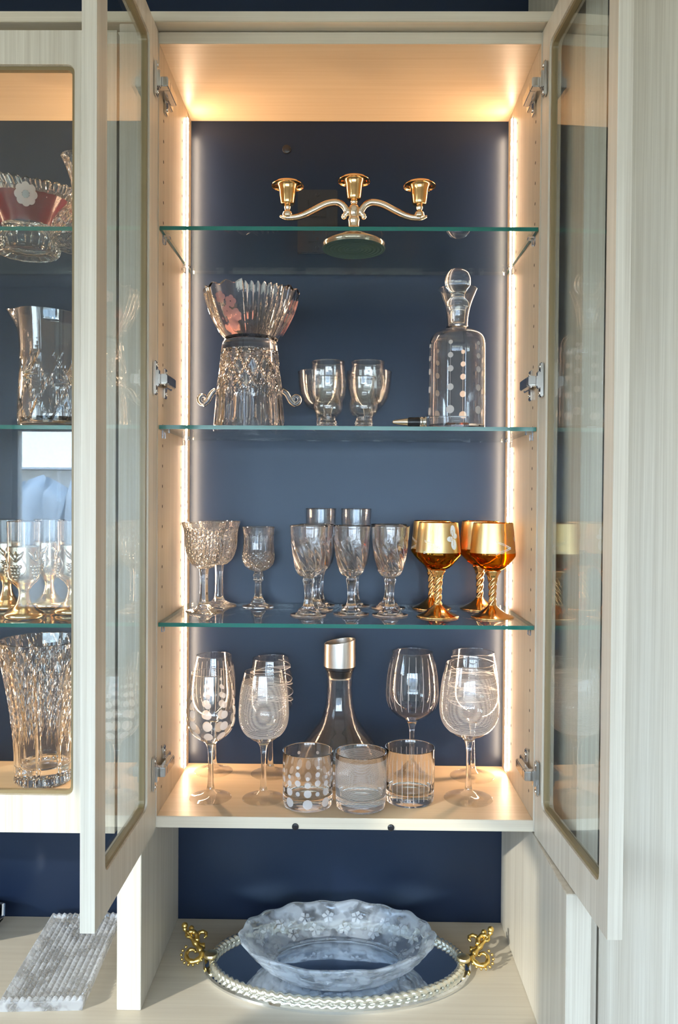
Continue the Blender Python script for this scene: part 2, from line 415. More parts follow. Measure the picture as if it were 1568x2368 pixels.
def banded(name, xa, xb, za, zc, Mi, Me, parent):
    """carcass board, LED warmth in its inside colour, untinted edge band on its front"""
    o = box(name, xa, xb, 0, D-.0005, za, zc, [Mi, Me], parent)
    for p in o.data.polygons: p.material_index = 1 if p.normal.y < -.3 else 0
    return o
def cabinet(name, label, x0, x1, zb, zt):
    c = thing(name, label, 'cabinet', ((x0+x1)/2, D/2, zb-.018))
    for a, b in ((x0-.018, x0), (x1, x1+.018)):
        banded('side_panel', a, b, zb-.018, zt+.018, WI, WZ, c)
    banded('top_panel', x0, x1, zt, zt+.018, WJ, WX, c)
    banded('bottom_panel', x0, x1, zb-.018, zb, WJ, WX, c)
    for s, X in ((1, x0), (-1, x1)):
        st = box('led_strip', X, X+s*.001, .2060, .2180, zb+.004, zt-.012, WHITE, c, 0)
        V, F = [], []; n = 68; seg = 5
        for i in range(n*2+1):
            z = zb+.006+(zt-zb-.02)*i/(2*n); k = .0048 if i % 2 else .0040
            for j in range(seg+1):
                a = PI*j/seg; V.append((X+s*(.001+k*.46*math.sin(a)), .212+k*math.cos(a), z))
        for i in range(2*n):
            for j in range(seg):
                q = [i*(seg+1)+j, i*(seg+1)+j+1, (i+1)*(seg+1)+j+1, (i+1)*(seg+1)+j]; F.append(q if s > 0 else q[::-1])
        mesh_obj('diffuser', V, F, LED, st, True, True)
        V, F = [], []
        for yy in (.031, .172):
            for k in range(36):
                z = zb+.035+k*.032
                if z > zt-.03: break
                V2 = [(X+s*.0003, yy+.0024*math.cos(2*PI*j/8), z+.0028*math.sin(2*PI*j/8)) for j in range(8)]; n0 = len(V); V += V2; F.append([n0+j for j in range(8)])
        mesh_obj('pin_holes', V, F, HOLE, c, False, True, 'stuff')
    return c
mid = cabinet('display_cabinet', 'open glass-door display cabinet with lit shelves of glassware', XL, XR, ZB, ZT)
left = cabinet('display_cabinet', 'closed glass-door display cabinet holding ruby basket and pitcher', -.967, -.3800, ZB, ZT)

DZ0, DZ1, DW, DT = .2741, 1.5055, .299, .0178
dl = add_door(mid, lambda u, t, z: Vector((XL-.0004-t, -.004-u, z)), DW, DZ0, DZ1, .052, .259, .327, 1.4705, DT, 'open glass door, edge on')
_a = math.atan2(.0165, .30)
dr = add_door(mid, lambda u, t, z: Vector((XR+.0012+math.sin(_a)*u+math.cos(_a)*t, -.004-math.cos(_a)*u+math.sin(_a)*t, z)), DW, DZ0, DZ1, .034, .270, .327, 1.4705, DT, 'open glass door against tall cabinet')
add_door(left, lambda u, t, z: Vector((-.3660-u, -.0025-t, z)), .600, DZ0, 1.4975, .0640, .536, .332, 1.4465, DT, 'closed glass door with wide frame')
for mx in (-.0893, .0595):
    V, F = lathe([(0, 0), (.0052, 0), (.0052, .0022), (.0036, .0026), (0, .0026)], 18)
    mesh_obj('magnetic_catch', [Vector((mx+v.x, .0004-v.z, .2800+v.y)) for v in V], [f[::-1] for f in F], BLACK, mid, True, True)
# hinges
def hinge(parent, X, s, z, tilt=0):
    """X side face, s=+1 on the left panel"""
    mp = mesh_obj('hinge', *join([box_vf(*sorted((X+s*.0002, X+s*.0042)), .030, .046, z-.024, z+.024, .0012), box_vf(*sorted((X+s*.003, X+s*.0085)), .024, .062, z-.0085, z+.0085, .001)]), CHROME, parent, False, True)
    mesh_obj('hinge_arm', *join([box_vf(*sorted((X+s*.0085, X+s*.0185)), -.006, .044, z-.0075, z+.0075, .0012), box_vf(*sorted((X+s*.0015, X+s*.0185)), -.020, -.0055, z-.0075, z+.0075, .0015)]), CHROME, mp, False, True)
    mesh_obj('door_plate', *join([box_vf(*sorted((X+s*(.0003+tilt), X+s*(.0048+tilt))), -.034, -.0195, z-.026, z+.026, .0016), box_vf(*sorted((X+s*(.0045+tilt), X+s*(.0085+tilt))), -.031, -.020, z-.013, z+.013, .0014)]), CHROME, mp, False, True)
    for dz in (-.02, .02):
        V, F = lathe([(.0032, 0), (.0030, .0012), (.0012, .0016), (0, .0010)], 12)
        mesh_obj('screw', [Vector((X+s*(.0047+tilt+v.z), -.027+v.x, z+dz+v.y)) for v in V], F, CHROME, mp, True, True)
        mesh_obj('screw', [Vector((X+s*(.0042+v.z), .038+v.x, z+dz*.8+v.y)) for v in V], F, CHROME, mp, True, True)
for z in (1.4215, .9720, .3690):
    hinge(mid, XL, 1, z); hinge(mid, XR, -1, z, -.0012)

# glass shelves with clear pins
def shelf(label, x0, x1, z, parent):
    V, F = box_vf(x0+.0012, x1-.0012, .0025, D-.009, z-.0062, z)
    o = mesh_obj('glass_shelf', V, F, [SHELFG, EDGE]); o.location = (0, 0, 0)
    for p in o.data.polygons: p.material_index = 0 if abs(p.normal.z) > .5 or p.normal.y > .5 else 1
    tag(o, label, 'shelf')
    for X, s in ((x0, 1), (x1, -1)):
        for yy in (.031, .190):
            Vp, Fp = join([box_vf(*sorted((X+s*.0003, X+s*.011)), yy-.006, yy+.006, z-.0100, z-.0064, .0006), box_vf(*sorted((X+s*.0003, X+s*.004)), yy-.0055, yy+.0055, z-.019, z-.0098, .0006)])
            mesh_obj('shelf_pin', Vp, Fp, CLEARP, parent, False, True)
for z, l in ((Z1, 'green-edged glass shelf under the three-armed candelabra'), (Z2, 'green-edged glass shelf under the stoppered decanter'), (Z3, 'green-edged glass shelf under the amber goblets')):
    shelf(l, XL, XR, z, mid)
for z, l in ((Z1-.0015, 'green-edged glass shelf under the ruby cut basket'), (Z2-.0015, 'glass shelf under the spouted crystal pitcher'), (Z3-.003, 'green-edged glass shelf under the gold-stemmed goblets')):
    shelf(l, -.967, -.3800, z, left)

# tall cabinet on the right
tall = thing('pantry_cabinet', 'tall plain laminate cabinet without glass beside the open display cabinet', 'cabinet', (.63, .07, -.92))
box('side_panel', .3140, .3445, -.1150, D-.001, -.92, 1.94, WZ, tall, .0008)
box('door', .3475, .9400, -.1150, -.095, -.85, 1.93, WZ, tall, .0008)
box('body', .3450, .9430, -.0945, D-.001, -.92, 1.94, WZ, tall, 0)
box('filler_panel', .2805, .3137, -.190, D-.001, .0003, .2725, WZ, tall, .0008)

# outlet and blanking cap on the navy wall
ou = thing('wall_outlet', 'black duplex power outlet on the navy wall behind the candelabra', 'outlet', (-.0711, D, 1.3033))
box('cover_plate', -.1080, -.0342, D-.0055, D-.0002, 1.2445, 1.3622, BLACK, ou, .0022)
for zc in (1.3270, 1.2800):
    rc = box('receptacle', -.0880, -.0542, D-.0072, D-.005, zc-.0165, zc+.0165, BLACK, ou, .0018)
    for dx in (-.0065, .0065): box('slot', -.0711+dx-.0012, -.0711+dx+.0012, D-.0076, D-.0068, zc-.002, zc+.0075, HOLE, rc, 0)
    V, F = lathe([(0, 0), (.003, 0), (.003, .0006), (0, .0006)], 12); mesh_obj('ground_hole', [Vector((-.0711+v.x, D-.0072-v.z, zc-.0090+v.y)) for v in V], [f[::-1] for f in F], HOLE, rc, False, True)
for zc in (1.3520, 1.2550):
    V, F = lathe([(0, 0), (.0034, 0), (.003, .0012), (0, .0014)], 12); mesh_obj('screw', [Vector((-.0711+v.x, D-.0055-v.z, zc+v.y)) for v in V], [f[::-1] for f in F], BLACK, ou, False, True)
V, F = lathe([(0, 0), (.0082, 0), (.0076, .003), (.0045, .004), (0, .0042)], 24)
tag(mesh_obj('blanking_cap', [Vector((-.1293+v.x, D-.0002-v.z, 1.437+v.y)) for v in V], [f[::-1] for f in F], BLACK, None, True), 'small round black blanking cap on the navy wall above the outlet', 'cap')

# ================================================================== glassware builders
def R2(pts, n=5): return [tuple(p) for p in spline(pts, n)]
def stem_profile(foot, stem, bowl, th, floor, n=5):
    """returns profile and the index ranges of foot, stem and bowl; bowl is the outer curve, th its wall thickness"""
    f = list(foot); s = R2(stem, n); b = R2(bowl, n)
    rim = [(b[-1][0]-th*.25, b[-1][1]+th*.35), (b[-1][0]-th*.75, b[-1][1]+th*.35)]
    inn = [(max(r-th, .0005), z) for r, z in reversed(b) if z > floor+.0015 and r > th+.001]
    r0, zz0 = inn[-1]
    inn += [(r0*.75, floor+(zz0-floor)*.45), (r0*.4, floor+.0003), (0, floor)]
    pf = f+s[1:]+b[1:]+rim+inn
    i1 = len(f)-1; i2 = i1+len(s)-1
    return pf, [('foot', 0, i1), ('stem', i1, i2), ('bowl', i2, len(pf)-1)], rfun(b), b
def etched(parent, vfs, M=None, name='etched_lines'):
    V, F = join(vfs); return mesh_obj(name, V, F, M or FROSTL, parent, True, False, 'stuff')
FRONT = -PI/2

def wine_glass(label, loc, H, R, rr, rf, etch, group='etched wine glasses', rz=0):
    t = thing('wine_glass', label, 'wine glass', loc, rz, group); hs = .455*H
    foot = [(0, .0004), (rf*.5, .0003), (rf-.0012, 0), (rf, .0009), (rf-.0006, .0018), (rf*.75, .0033), (rf*.5, .0052), (rf*.33, .0082)]
    stem = [(rf*.33, .0082), (.0068, .0150), (.0050, .026), (.0043, .045), (.0040, hs*.62), (.0046, hs*.82), (.0075, hs*.94), (.0125, hs+.001)]
    bowl = [(.0125, hs+.001), (.52*R, .482*H), (.80*R, .535*H), (.955*R, .60*H), (R, .675*H), (.985*R, .75*H), (.93*R, .86*H), (rr, H)]
    pf, cuts, Rf, b = stem_profile(foot, stem, bowl, .0012, hs+.0085)
    turned(t, pf, [(*cuts[0], THIN), cuts[1], (*cuts[2], THIN)], GLASS, 64)
    if etch == 'dots':
        for c in range(9):
            th = FRONT+2*PI*c/9+.04
            for z, r in zip((.915, .853, .783, .708, .618, .53), (.0026, .0040, .0052, .0064, .0076, .0074)):
                mesh_obj('etched_dot', *dot_vf(Rf, th, z*H, r), FROST, t, True)
    elif etch == 'stripes':
        etched(t, [line_vf(Rf, [(2*PI*c/22+.1, H*(.56+.36*k/8)) for k in range(9)], .0009) for c in range(22)])
    elif etch == 'rings':
        nr = 46
        etched(t, [line_vf(Rf, [(2*PI*j/40, H*(.51+.42*k/nr)) for j in range(41)], .00062) for k in range(nr)], name='etched_rings')
    elif etch == 'spiral':
        L = []
        for ph, sg, turns in ((0, 1, 3.2), (2.2, -1, 2.6)):
            L.append(line_vf(Rf, [(ph+sg*2*PI*turns*k/110, H*(.60+.36*k/110)) for k in range(111)], .0013))
        etched(t, L, name='etched_spiral')
    return t
def tumbler(label, loc, H, R, etch, rz=0):
    t = thing('tumbler', label, 'tumbler', loc, rz, 'etched tumblers')
    pf = [(0, .0030), (.012, .0026), (.022, .0010), (R-.006, 0), (R-.0030, .0008), (R-.0016, .0035), (R-.0012, .012), (R-.0007, .040), (R-.0002, H*.8), (R, H-.0006), (R-.0004, H), (R-.0012, H),
          (R-.0016, H-.001), (R-.0020, H*.7), (R-.0026, .034), (R-.0042, .0235), (R-.0085, .0190), (.020, .0172), (0, .0168)]
    turned(t, pf, [('base', 0, 5), ('wall', 5, 14), ('well', 14, len(pf)-1)], GLASS, 64)
    Rf = rfun(pf[3:12])
    if etch == 'dots':
        for c in range(8):
            th = FRONT+2*PI*c/8+(.04)
            for z, r in ((.0140, .0078), (.0310, .0062), (.0445, .0048), (.0550, .0033)): mesh_obj('etched_dot', *dot_vf(Rf, th, z, r), FROST, t, True)
            for z, r in ((.0300, .0036), (.0470, .0050), (.0610, .0040), (.0720, .0028)): mesh_obj('etched_dot', *dot_vf(Rf, th+PI/8, z, r), FROST, t, True)
    elif etch == 'rings':
        etched(t, [line_vf(Rf, [(2*PI*j/48, .012+.068*k/44) for j in range(49)], .00062) for k in range(45)], name='etched_rings')
    else:
        etched(t, [line_vf(Rf, [(2*PI*c/28, .010+.066*k/4) for k in range(5)], .0009) for c in range(28)])
    return t

# ------------------------------------------------------------------ bottom of the open cabinet
zb = ZB+.0002
wine_glass('wine glass etched with white dots at the front, nearest the hinge', (-.2352, .0782, zb), .2075, .0402, .0320, .0350, 'dots')
wine_glass('smaller wine glass etched with upright stripes, behind the dotted wine glass', (-.2521, .2070, zb), .2115, .0394, .0315, .0350, 'stripes')
wine_glass('smaller wine glass hazed with fine rings beside the dotted tumbler', (-.1475, .0771, zb), .2100, .0412, .0325, .0350, 'rings')
wine_glass('wine glass etched with a spiral, behind the smaller ring-hazed glass, beside the carafe', (-.1476, .1962, zb), .2090, .0400, .0325, .0350, 'spiral')
wine_glass('striped wine glass standing behind the striped tumbler', (.1069, .1931, zb), .2235, .0475, .0362, .0360, 'stripes', rz=.1)
wine_glass('large wine glass hazed with fine rings, in front of a spiral one', (.1927, .0874, zb), .2250, .0490, .0390, .0405, 'rings')
wine_glass('large spiral-etched wine glass behind the large ring-hazed one', (.2157, .1943, zb), .2240, .0455, .0372, .0400, 'spiral', rz=1.9)
tumbler('short tumbler etched with white dots', (-.0728, .0555, zb), .0890, .0414, 'dots')
tumbler('short tumbler hazed all over with fine rings', (.0131, .0510, zb), .0886, .0416, 'rings')
tumbler('short tumbler etched with thin upright stripes', (.0945, .0787, zb), .0886, .0412, 'stripes', rz=.07)

t = thing('wine_carafe', 'flared clear glass carafe with a slanted steel pouring collar', 'carafe', (-.0235, .1700, zb))
body = R2([(.0740, .0030), (.0778, .0160), (.0765, .0380), (.0655, .0620), (.0480, .0860), (.0330, .1080), (.0252, .1330), (.0222, .1600), (.0228, .1800), (.0245, .1950)], 6)
pf = [(0, .0015), (.05, .0006), (.070, 0), (.0740, .0030)]+body[1:]+[(.0240, .1957), (.0232, .1950)]+[(r-.0018, z) for r, z in reversed(body) if z > .006]+[(.066, .0042), (0, .0045)]
kb = next(i for i, p in enumerate(pf) if p[1] > .125); kc = max(i for i, p in enumerate(pf) if p[1] > .125)
turned(t, pf, [('body', [(0, kb), (kc, len(pf)-1)], 0), ('neck', [(kb, kc)], 0)], THIN, 64)
mesh_obj('gasket', *lathe([(.0205, .1830), (.0242, .1960), (.0262, .1972), (.0262, .2015), (.0200, .2025), (.0200, .1850), (.0205, .1830)], 48), BLACK, t, True)
def slant(th, r, z, i): return (r, z if z < .2405 else z+.0042*math.cos(th))
mesh_obj('steel_collar', *lathe([(.0240, .2020), (.0280, .2022), (.0280, .2180), (.0277, .2350), (.0275, .2460), (.0269, .2466), (.0262, .2460), (.0262, .2100), (.0240, .2020)], 64, slant), STEEL, t, True)
V, F = [], []
flt = [lathe([(.0195, .180), (.0200, .1845), (.0170, .1850), (.0150, .1800), (.0195, .180)], 40)]
for k in range(12):
    a = 2*PI*k/12; flt.append(tube([(.0185*math.cos(a), .0185*math.sin(a), .1815), (.011*math.cos(a), .011*math.sin(a), .1835), (.003*math.cos(a), .003*math.sin(a), .1840)], .0009, 6))
mesh_obj('strainer', *join(flt), STEEL, t, True)

# ------------------------------------------------------------------ third shelf: goblets
zs = Z3+.0002
def groove(s, w): return max(0., 1-abs(s)/w)
# pinwheel-cut goblets
t = thing('cut_goblet', 'flared pinwheel-cut crystal goblet in front, by the light strip', 'goblet', (-.2560, .1251, zs), 0, 'pinwheel-cut goblets')
bowl = [(.0085, .0740), (.0150, .0765), (.0240, .0850), (.0300, .0980), (.0325, .1120), (.0335, .1280), (.0350, .1400), (.0385, .1525)]
foot = [(0, .0010), (.02, .0006), (.0312, 0), (.0318, .0012), (.0305, .0024), (.0200, .0048), (.0125, .0090)]
stem = [(.0125, .0090), (.0088, .0150), (.0074, .0250), (.0068, .0500), (.0074, .0660), (.0085, .0740)]
pf, cuts, Rf, b = stem_profile(foot, stem, bowl, .0022, .0815, 7)
top = cuts[1][2]+len(b)
def cutm(th, r, z, i):
    if cuts[0][2] < i <= cuts[1][2]: return (r*(1-.10*abs(math.sin(3*th))), z)
    if i <= cuts[0][2] and 3 < i: return (r*(1-.05*abs(math.sin(9*th))), z)
    if cuts[1][2] < i < top and z < .146:
        k = min(1, (.146-z)/.01); a = 8*th+z*150; c = 8*th-z*150
        g = max(groove(math.sin(a), .35), groove(math.sin(c), .35), .8*groove(math.sin(16*th), .22))
        return (r-.0016*g*k, z)
    return (r, z)
turned(t, pf, cuts, CUTG, 96, cutm, False)
copy_tree(t, (-.2440, .2075, zs), 'flared pinwheel-cut crystal goblet standing behind its twin', .3)
# small faceted goblet
t = thing('cut_goblet', 'small straight-sided crystal goblet with a faceted bulge, standing alone', 'goblet', (-.1713, .1971, zs))
bowl = [(.0070, .0640), (.0150, .0665), (.0240, .0735), (.0285, .0830), (.0292, .0930), (.0280, .1060), (.0272, .1200), (.0278, .1330), (.0287, .1430)]
foot = [(0, .0010), (.02, .0006), (.0280, 0), (.0285, .0012), (.0270, .0026), (.0140, .0060), (.0120, .0110)]
stem = [(.0120, .0110), (.0075, .0180), (.0058, .0320), (.0062, .0440), (.0092, .0480), (.0080, .0520), (.0095, .0555), (.0078, .0600), (.0070, .0640)]
pf, cuts, Rf, b = stem_profile(foot, stem, bowl, .0022, .0710, 7); cs = cuts; tp = cs[1][2]+len(b)
def cutm2(th, r, z, i):
    if i <= cs[1][2] and i > 5: return (r*(1-.07*abs(math.sin(4*th))), z)
    if cs[1][2] < i < tp:
        if z < .098:
            g = max(groove(math.sin(10*th+z*420), .5), groove(math.sin(10*th-z*420), .5)); return (r-.0015*g, z)
        if z < .137: return (r-.0012*abs(math.sin(7*th))*min(1, (.137-z)/.008), z)
    return (r, z)
turned(t, pf, cuts, CUTG, 112, cutm2, False)
# swirl goblets
t = thing('swirl_goblet', 'clear goblet with swirl-cut bowl, front row, in front of another', 'goblet', (-.0761, .1001, zs), 0, 'swirl-cut goblets')
bowl = [(.0100, .0640), (.0155, .0665), (.0205, .0730), (.0245, .0860), (.0278, .1020), (.0298, .1200), (.0312, .1380), (.0320, .1495)]
foot = [(0, .0010), (.02, .0006), (.0298, 0), (.0304, .0012), (.0295, .0025), (.0190, .0045), (.0165, .0085), (.0125, .0120)]
stem = [(.0125, .0120), (.0088, .0170), (.0066, .0300), (.0078, .0480), (.0096, .0560), (.0100, .0590), (.0088, .0615), (.0100, .0640)]
pf, cuts, Rf, b = stem_profile(foot, stem, bowl, .0021, .0735, 7); cw = cuts; tw = cw[1][2]+len(b)
def swm(th, r, z, i):
    if 5 < i <= cw[1][2]: return (r*(1-.09*abs(math.sin(4*th))), z)
    if cw[1][2] < i < tw:
        k = min(1, max(0, (.132-z)/.02)); s = .5+.5*math.sin(10*th+z*130); return (r-.0024*k*s**2, z)
    return (r, z)
turned(t, pf, cuts, FLUT, 100, swm, True)
sw = t
copy_tree(sw, (-.0660, .1640, zs), 'clear swirl-cut goblet in the second row, before a plain flute', .2)
copy_tree(sw, (-.0043, .1146, zs), 'clear swirl-cut goblet between two of its kind, in front of a flute', .4)
copy_tree(sw, (.0610, .1084, zs), 'clear swirl-cut goblet in the front row beside the amber goblets', .1)
copy_tree(sw, (.0625, .1948, zs), 'clear swirl-cut goblet in the back row beside the amber goblets', .5)
# plain flutes
t = thing('champagne_flute', 'tall straight flute rising behind two swirl goblets stood one before the other', 'flute', (-.0603, .2240, zs), 0, 'plain flutes')
bowl = [(.0085, .0620), (.0160, .0680), (.0225, .0820), (.0255, .1050), (.0268, .1350), (.0274, .1760)]
foot = [(0, .0010), (.015, .0006), (.0258, 0), (.0263, .0011), (.0250, .0022), (.0130, .0050), (.0080, .0100)]
stem = [(.0080, .0100), (.0056, .0220), (.0052, .0400), (.0064, .0540), (.0085, .0620)]
pf, cuts, Rf, b = stem_profile(foot, stem, bowl, .0014, .0720, 6)
turned(t, pf, [cuts[0], cuts[1], (*cuts[2], THIN)], GLASS, 56)
copy_tree(t, (.0041, .2230, zs), 'tall straight flute rising behind the lone middle swirl goblet', .3)
# amber goblets
t = thing('amber_goblet', 'amber goblet with gold lustre bowl and white flower, front row beside clear goblets', 'goblet', (.1396, .0932, zs), 0, 'amber and gold goblets')
bowl = R2([(.0120, .0785), (.0185, .0815), (.0280, .0905), (.0358, .1000), (.0374, .1045), (.0366, .1120), (.0345, .1330), (.0322, .1565)], 6)
foot = [(0, .0010), (.02, .0006), (.0348, 0), (.0354, .0012), (.0340, .0026), (.0220, .0075), (.0110, .0155), (.0068, .0200)]
stem = [(.0068, .0200), (.0056, .0260), (.0060, .0450), (.0068, .0600), (.0090, .0690), (.0130, .0760), (.0120, .0785)]
pf, cuts, Rf, b = stem_profile(foot, stem, bowl, .0018, .0850, 8); ca = cuts
def twist(th, r, z, i):
    if .021 < z < .066: return (r*(1+.16*math.sin(4*th-z*520)), z)
    if .066 <= z < .078: return (r*(1+.06*math.sin(6*th)), z)
    return (r, z)
F0, S0 = lathe(pf[0:ca[0][2]+1], 72, None), lathe(pf[ca[0][2]:ca[1][2]+1]+[(0, .0785)], 72, twist)
mesh_obj('foot', *F0, GOLD, t, True, label='gold plated foot')
st_pf = R2(stem, 16)+[(.0, .0785)]
mesh_obj('stem', *lathe(st_pf, 64, twist), GOLD, t, True, label='gold stem with a spiral twist')
mesh_obj('bowl', *lathe([(0, .0786)]+pf[ca[1][2]:], 72), AMBER, t, True, label='amber glass bowl')
band = [(r+.0003, z) for r, z in b if z > .1075]
mesh_obj('gold_band', *lathe(band, 72), GOLDV, t, True)
Rb = lambda z: Rf(z)+.0004
scr = []
for th0 in (-2.0, -1.62, -1.0, .2, 1.2, 2.3):
    for sg in (1, -1):
        scr.append(line_vf(Rb, [(th0+sg*(.03+.09*math.sin(k/14*4.6))*(1-k/22), .1420-.016*sg*math.cos(k/14*4.6)*(1-k/20)-.006) for k in range(15)], .0009))
mesh_obj('scroll_lines', *join(scr), DGOLD, t, True, kind='stuff')
for k, (dt, dz) in enumerate(((-.20, -.003), (.02, .014), (.17, .003), (.05, -.014))):
    mesh_obj('petal', *dot_vf(Rb, -.95+dt*.8, .1330+dz*.8, .0060, 14, .75 if k % 2 == 0 else 1.5), ENAMEL, t, True)
bd = []
for base_z, slope in ((.1220, -.010), (.1120, .008)):
    for k in range(22):
        th = -2.35+.035*k; z = base_z+slope*(k/22-.5)*(1 if k < 12 else 1.3)
        for j in (-1, 1):
            r = Rf(z)+.0003; bd.append(ball((r*math.cos(th), r*math.sin(th), z+j*.0011), .00062, 6, 4))
mesh_obj('bead_spray', *join(bd), ENAMEL, t, True, kind='stuff')
am = t
copy_tree(am, (.1400, .1941, zs), 'amber gold-stemmed goblet in the back row, behind the white-flowered one', -.7)
copy_tree(am, (.2258, .1938, zs), 'amber gold-stemmed goblet in the back row, nearest the light strip', 1.9)
copy_tree(am, (.2295, .0888, zs), 'amber gold-stemmed goblet in the front row, nearest the cabinet side', .75)

# ------------------------------------------------------------------ second shelf
zs = Z2+.0002
bk = thing('ice_bucket', 'cut crystal ice bucket turned upside down with scroll handles', 'bucket', (-.1810, .1321, zs))
out = R2([(.0618, 0), (.0614, .0060), (.0600, .0250), (.0575, .0550), (.0545, .0850), (.0510, .1150), (.0482, .1400), (.0470, .1500)], 11)
inn = [(r-.0055, z) for r, z in reversed(out) if z < .139]
prof = [(0, .1335), (.030, .1335)]+inn+[(.0575, 0)]+out+[(.0455, .1535), (.030, .1540), (0, .1540)]
n_in = 2+len(inn)+1; n_out = n_in+len(out)
def bkm(th, r, z, i):
    if n_in <= i < n_out:
        if .070 < z < .138:
            k = min(1, (z-.070)/.006, (.138-z)/.006); g = max(groove(math.sin(7*th+z*75), .36), groove(math.sin(7*th-z*75), .36)); return (r-.0036*g*k, z)
        if z <= .070 and z > .004:
            k = min(1, z/.02, (.074-z)/.02); return (r-.0022*abs(math.cos(7*th))**4*max(k, 0)*1.4-.0005*abs(math.sin(28*th)), z)
    return (r, z)
V, F = lathe(prof, 144, bkm); mesh_obj('body', V, F, FLUT, bk, False)
for s in (-1, 1):
    pts = [(s*.0560, 0, .0720), (s*.0640, 0, .0660), (s*.0705, 0, .0540), (s*.0775, 0, .0480)]
    for k in range(15):
        a = -PI/2+k*.42; rr = .0085*(1-k/20); pts.append((s*(.0790+rr*math.cos(a)), 0, .0570+rr*math.sin(a)))
    V, F = tube(spline(pts, 3), lambda q: .0052-.0022*q, 12); mesh_obj('handle', V, F, CRYST, bk, True)
cbw = thing('fluted_bowl', 'fluted crystal bowl with pink frosted flowers on the upturned bucket', 'bowl', (-.1790, .1321, zs+.1544))
out = R2([(.0440, 0), (.0460, .0030), (.0560, .0180), (.0680, .0400), (.0765, .0620), (.0815, .0800)], 7)
inn = [(r-.0055, z+.0005) for r, z in reversed(out) if z > .006]
prof = [(0, .002), (.040, 0)]+out+inn+[(.030, .0070), (0, .0072)]
no0, no1 = 2, 2+len(out)
def fan(th):  # 1 inside a ribbed fan panel, 0 inside a plain flowered panel
    return 1. if math.sin(3*th+4.87) > 0. else 0.
def bwm(th, r, z, i):
    f = fan(th); k = min(1, z/.07)
    if f: dr = -.0034*k*(.5-.5*math.cos(48*th)); dz = .0032*k*k*math.cos(48*th)
    else: dr = .0012*k; dz = .0060*k*k*math.sin(9*th+6.75)**2
    return (r+(dr if no0 <= i < no1 else dr*.25), z+dz)
V, F = lathe(prof, 336, bwm); mesh_obj('body', V, F, FLUT, cbw, False)
Rw = rfun(out)
Rw2 = lambda z: Rw(z)+.0017
for th0 in (-2.05, -2.05+2.094, -2.05+4.188):
    for dt, z in ((-.10, .060), (.14, .052), (.0, .038), (.22, .032), (.10, .020)):
        for k in range(5):
            a = k*2*PI/5; mesh_obj('frosted_petal', *dot_vf(Rw2, th0+dt+.075*math.cos(a), z+.0052*math.sin(a), .0045, 16), PINK, cbw, True)

def small_glass(name, label, loc, bowl, foot_r, stem_r, hs, th, floor, group):
    t = thing(name, label, 'glass', loc, 0, group)
    foot = [(0, .0010), (foot_r*.6, .0006), (foot_r-.0008, 0), (foot_r, .0012), (foot_r-.001, .0026), (foot_r*.5, .0050), (stem_r*1.2, .0085)]
    stem = [(stem_r*1.2, .0085), (stem_r, .0130), (stem_r*.95, hs*.7), (bowl[0][0], bowl[0][1])]
    pf, cuts, Rf, b = stem_profile(foot, stem, bowl, th, floor, 6); turned(t, pf, [cuts[0], cuts[1], (*cuts[2], THIN)], GLASS, 48); return t
g = small_glass('cordial_glass', 'small hourglass-shaped cordial glass, front row beside the bucket', (-.0442, .0500, zs), [(.0125, .0185), (.0190, .0230), (.0233, .0320), (.0225, .0430), (.0185, .0560), (.0180, .0680), (.0190, .0815)], .0268, .0125, .018, .0022, .0225, 'hourglass cordial glasses')
copy_tree(g, (.0135, .0500, zs), 'small hourglass-shaped cordial glass, front row facing the decanter')
g = small_glass('snifter', 'round snifter behind the cordial glass nearer the bucket', (-.0460, .1130, zs), [(.0090, .0420), (.0180, .0450), (.0262, .0540), (.0302, .0700), (.0302, .0860), (.0285, .1020), (.0275, .1165)], .0270, .0062, .040, .0017, .0480, 'round snifters')
copy_tree(g, (.0209, .1130, zs), 'round snifter behind the cordial glass nearer the decanter')
g = small_glass('wide_goblet', 'wide open-bowled glass at the back, nearer the bucket', (-.0620, .2040, zs), [(.0090, .0460), (.0180, .0490), (.0280, .0580), (.0355, .0740), (.0390, .0940), (.0405, .1135)], .0290, .0066, .044, .0019, .0530, 'wide glasses at the back')
copy_tree(g, (.0255, .2040, zs), 'wide open-bowled glass at the back, nearer the decanter')

dc = thing('decanter', 'clear decanter etched with dots on strings, with a ball stopper', 'decanter', (.1710, .1147, zs))
bd = R2([(.0455, .0012), (.0474, .0045), (.0476, .0200), (.0474, .0700), (.0472, .1250), (.0464, .1500), (.0425, .1620), (.0330, .1690), (.0215, .1745), (.0178, .1800)], 6)
nk = R2([(.0178, .1800), (.0176, .1860), (.0195, .2020), (.0245, .2200), (.0326, .2400)], 6)
pf = [(0, .002), (.03, .001), (.0455, .0012)]+bd[1:]+nk[1:]+[(.0322, .2406), (.0316, .2404)]+[(r-.0016, z) for r, z in reversed(nk[:-1])]+[(r-.0022, z) for r, z in reversed(bd[:-1]) if z > .0095]+[(.040, .0085), (0, .0080)]
i1 = 2+len(bd)-1; i2 = i1+len(nk)-1+2+len(nk)-1
turned(dc, pf, [('body', [(0, i1), (i2, len(pf)-1)], 0), ('neck', [(i1, i2)], 0)], GLASS, 64)
sp = [(0, .1840), (.0105, .1840), (.0118, .1850), (.0142, .2080), (.0186, .2110), (.0182, .2190), (.0130, .2260), (.0118, .2310), (.0145, .2370), (.0190, .2420), (.0214, .2490), (.0218, .2545), (.0208, .2610), (.0175, .2680), (.0115, .2730), (.0050, .2755), (0, .2760)]
sp = [sp[0]]+R2(sp[1:], 4); sp[-1] = (0, .2760)
mesh_obj('stopper', *lathe([(r*.995, z) for r, z in sp], 48), GLASS, dc, True, label='solid glass ball stopper')
Rd = rfun(bd)
ln = []
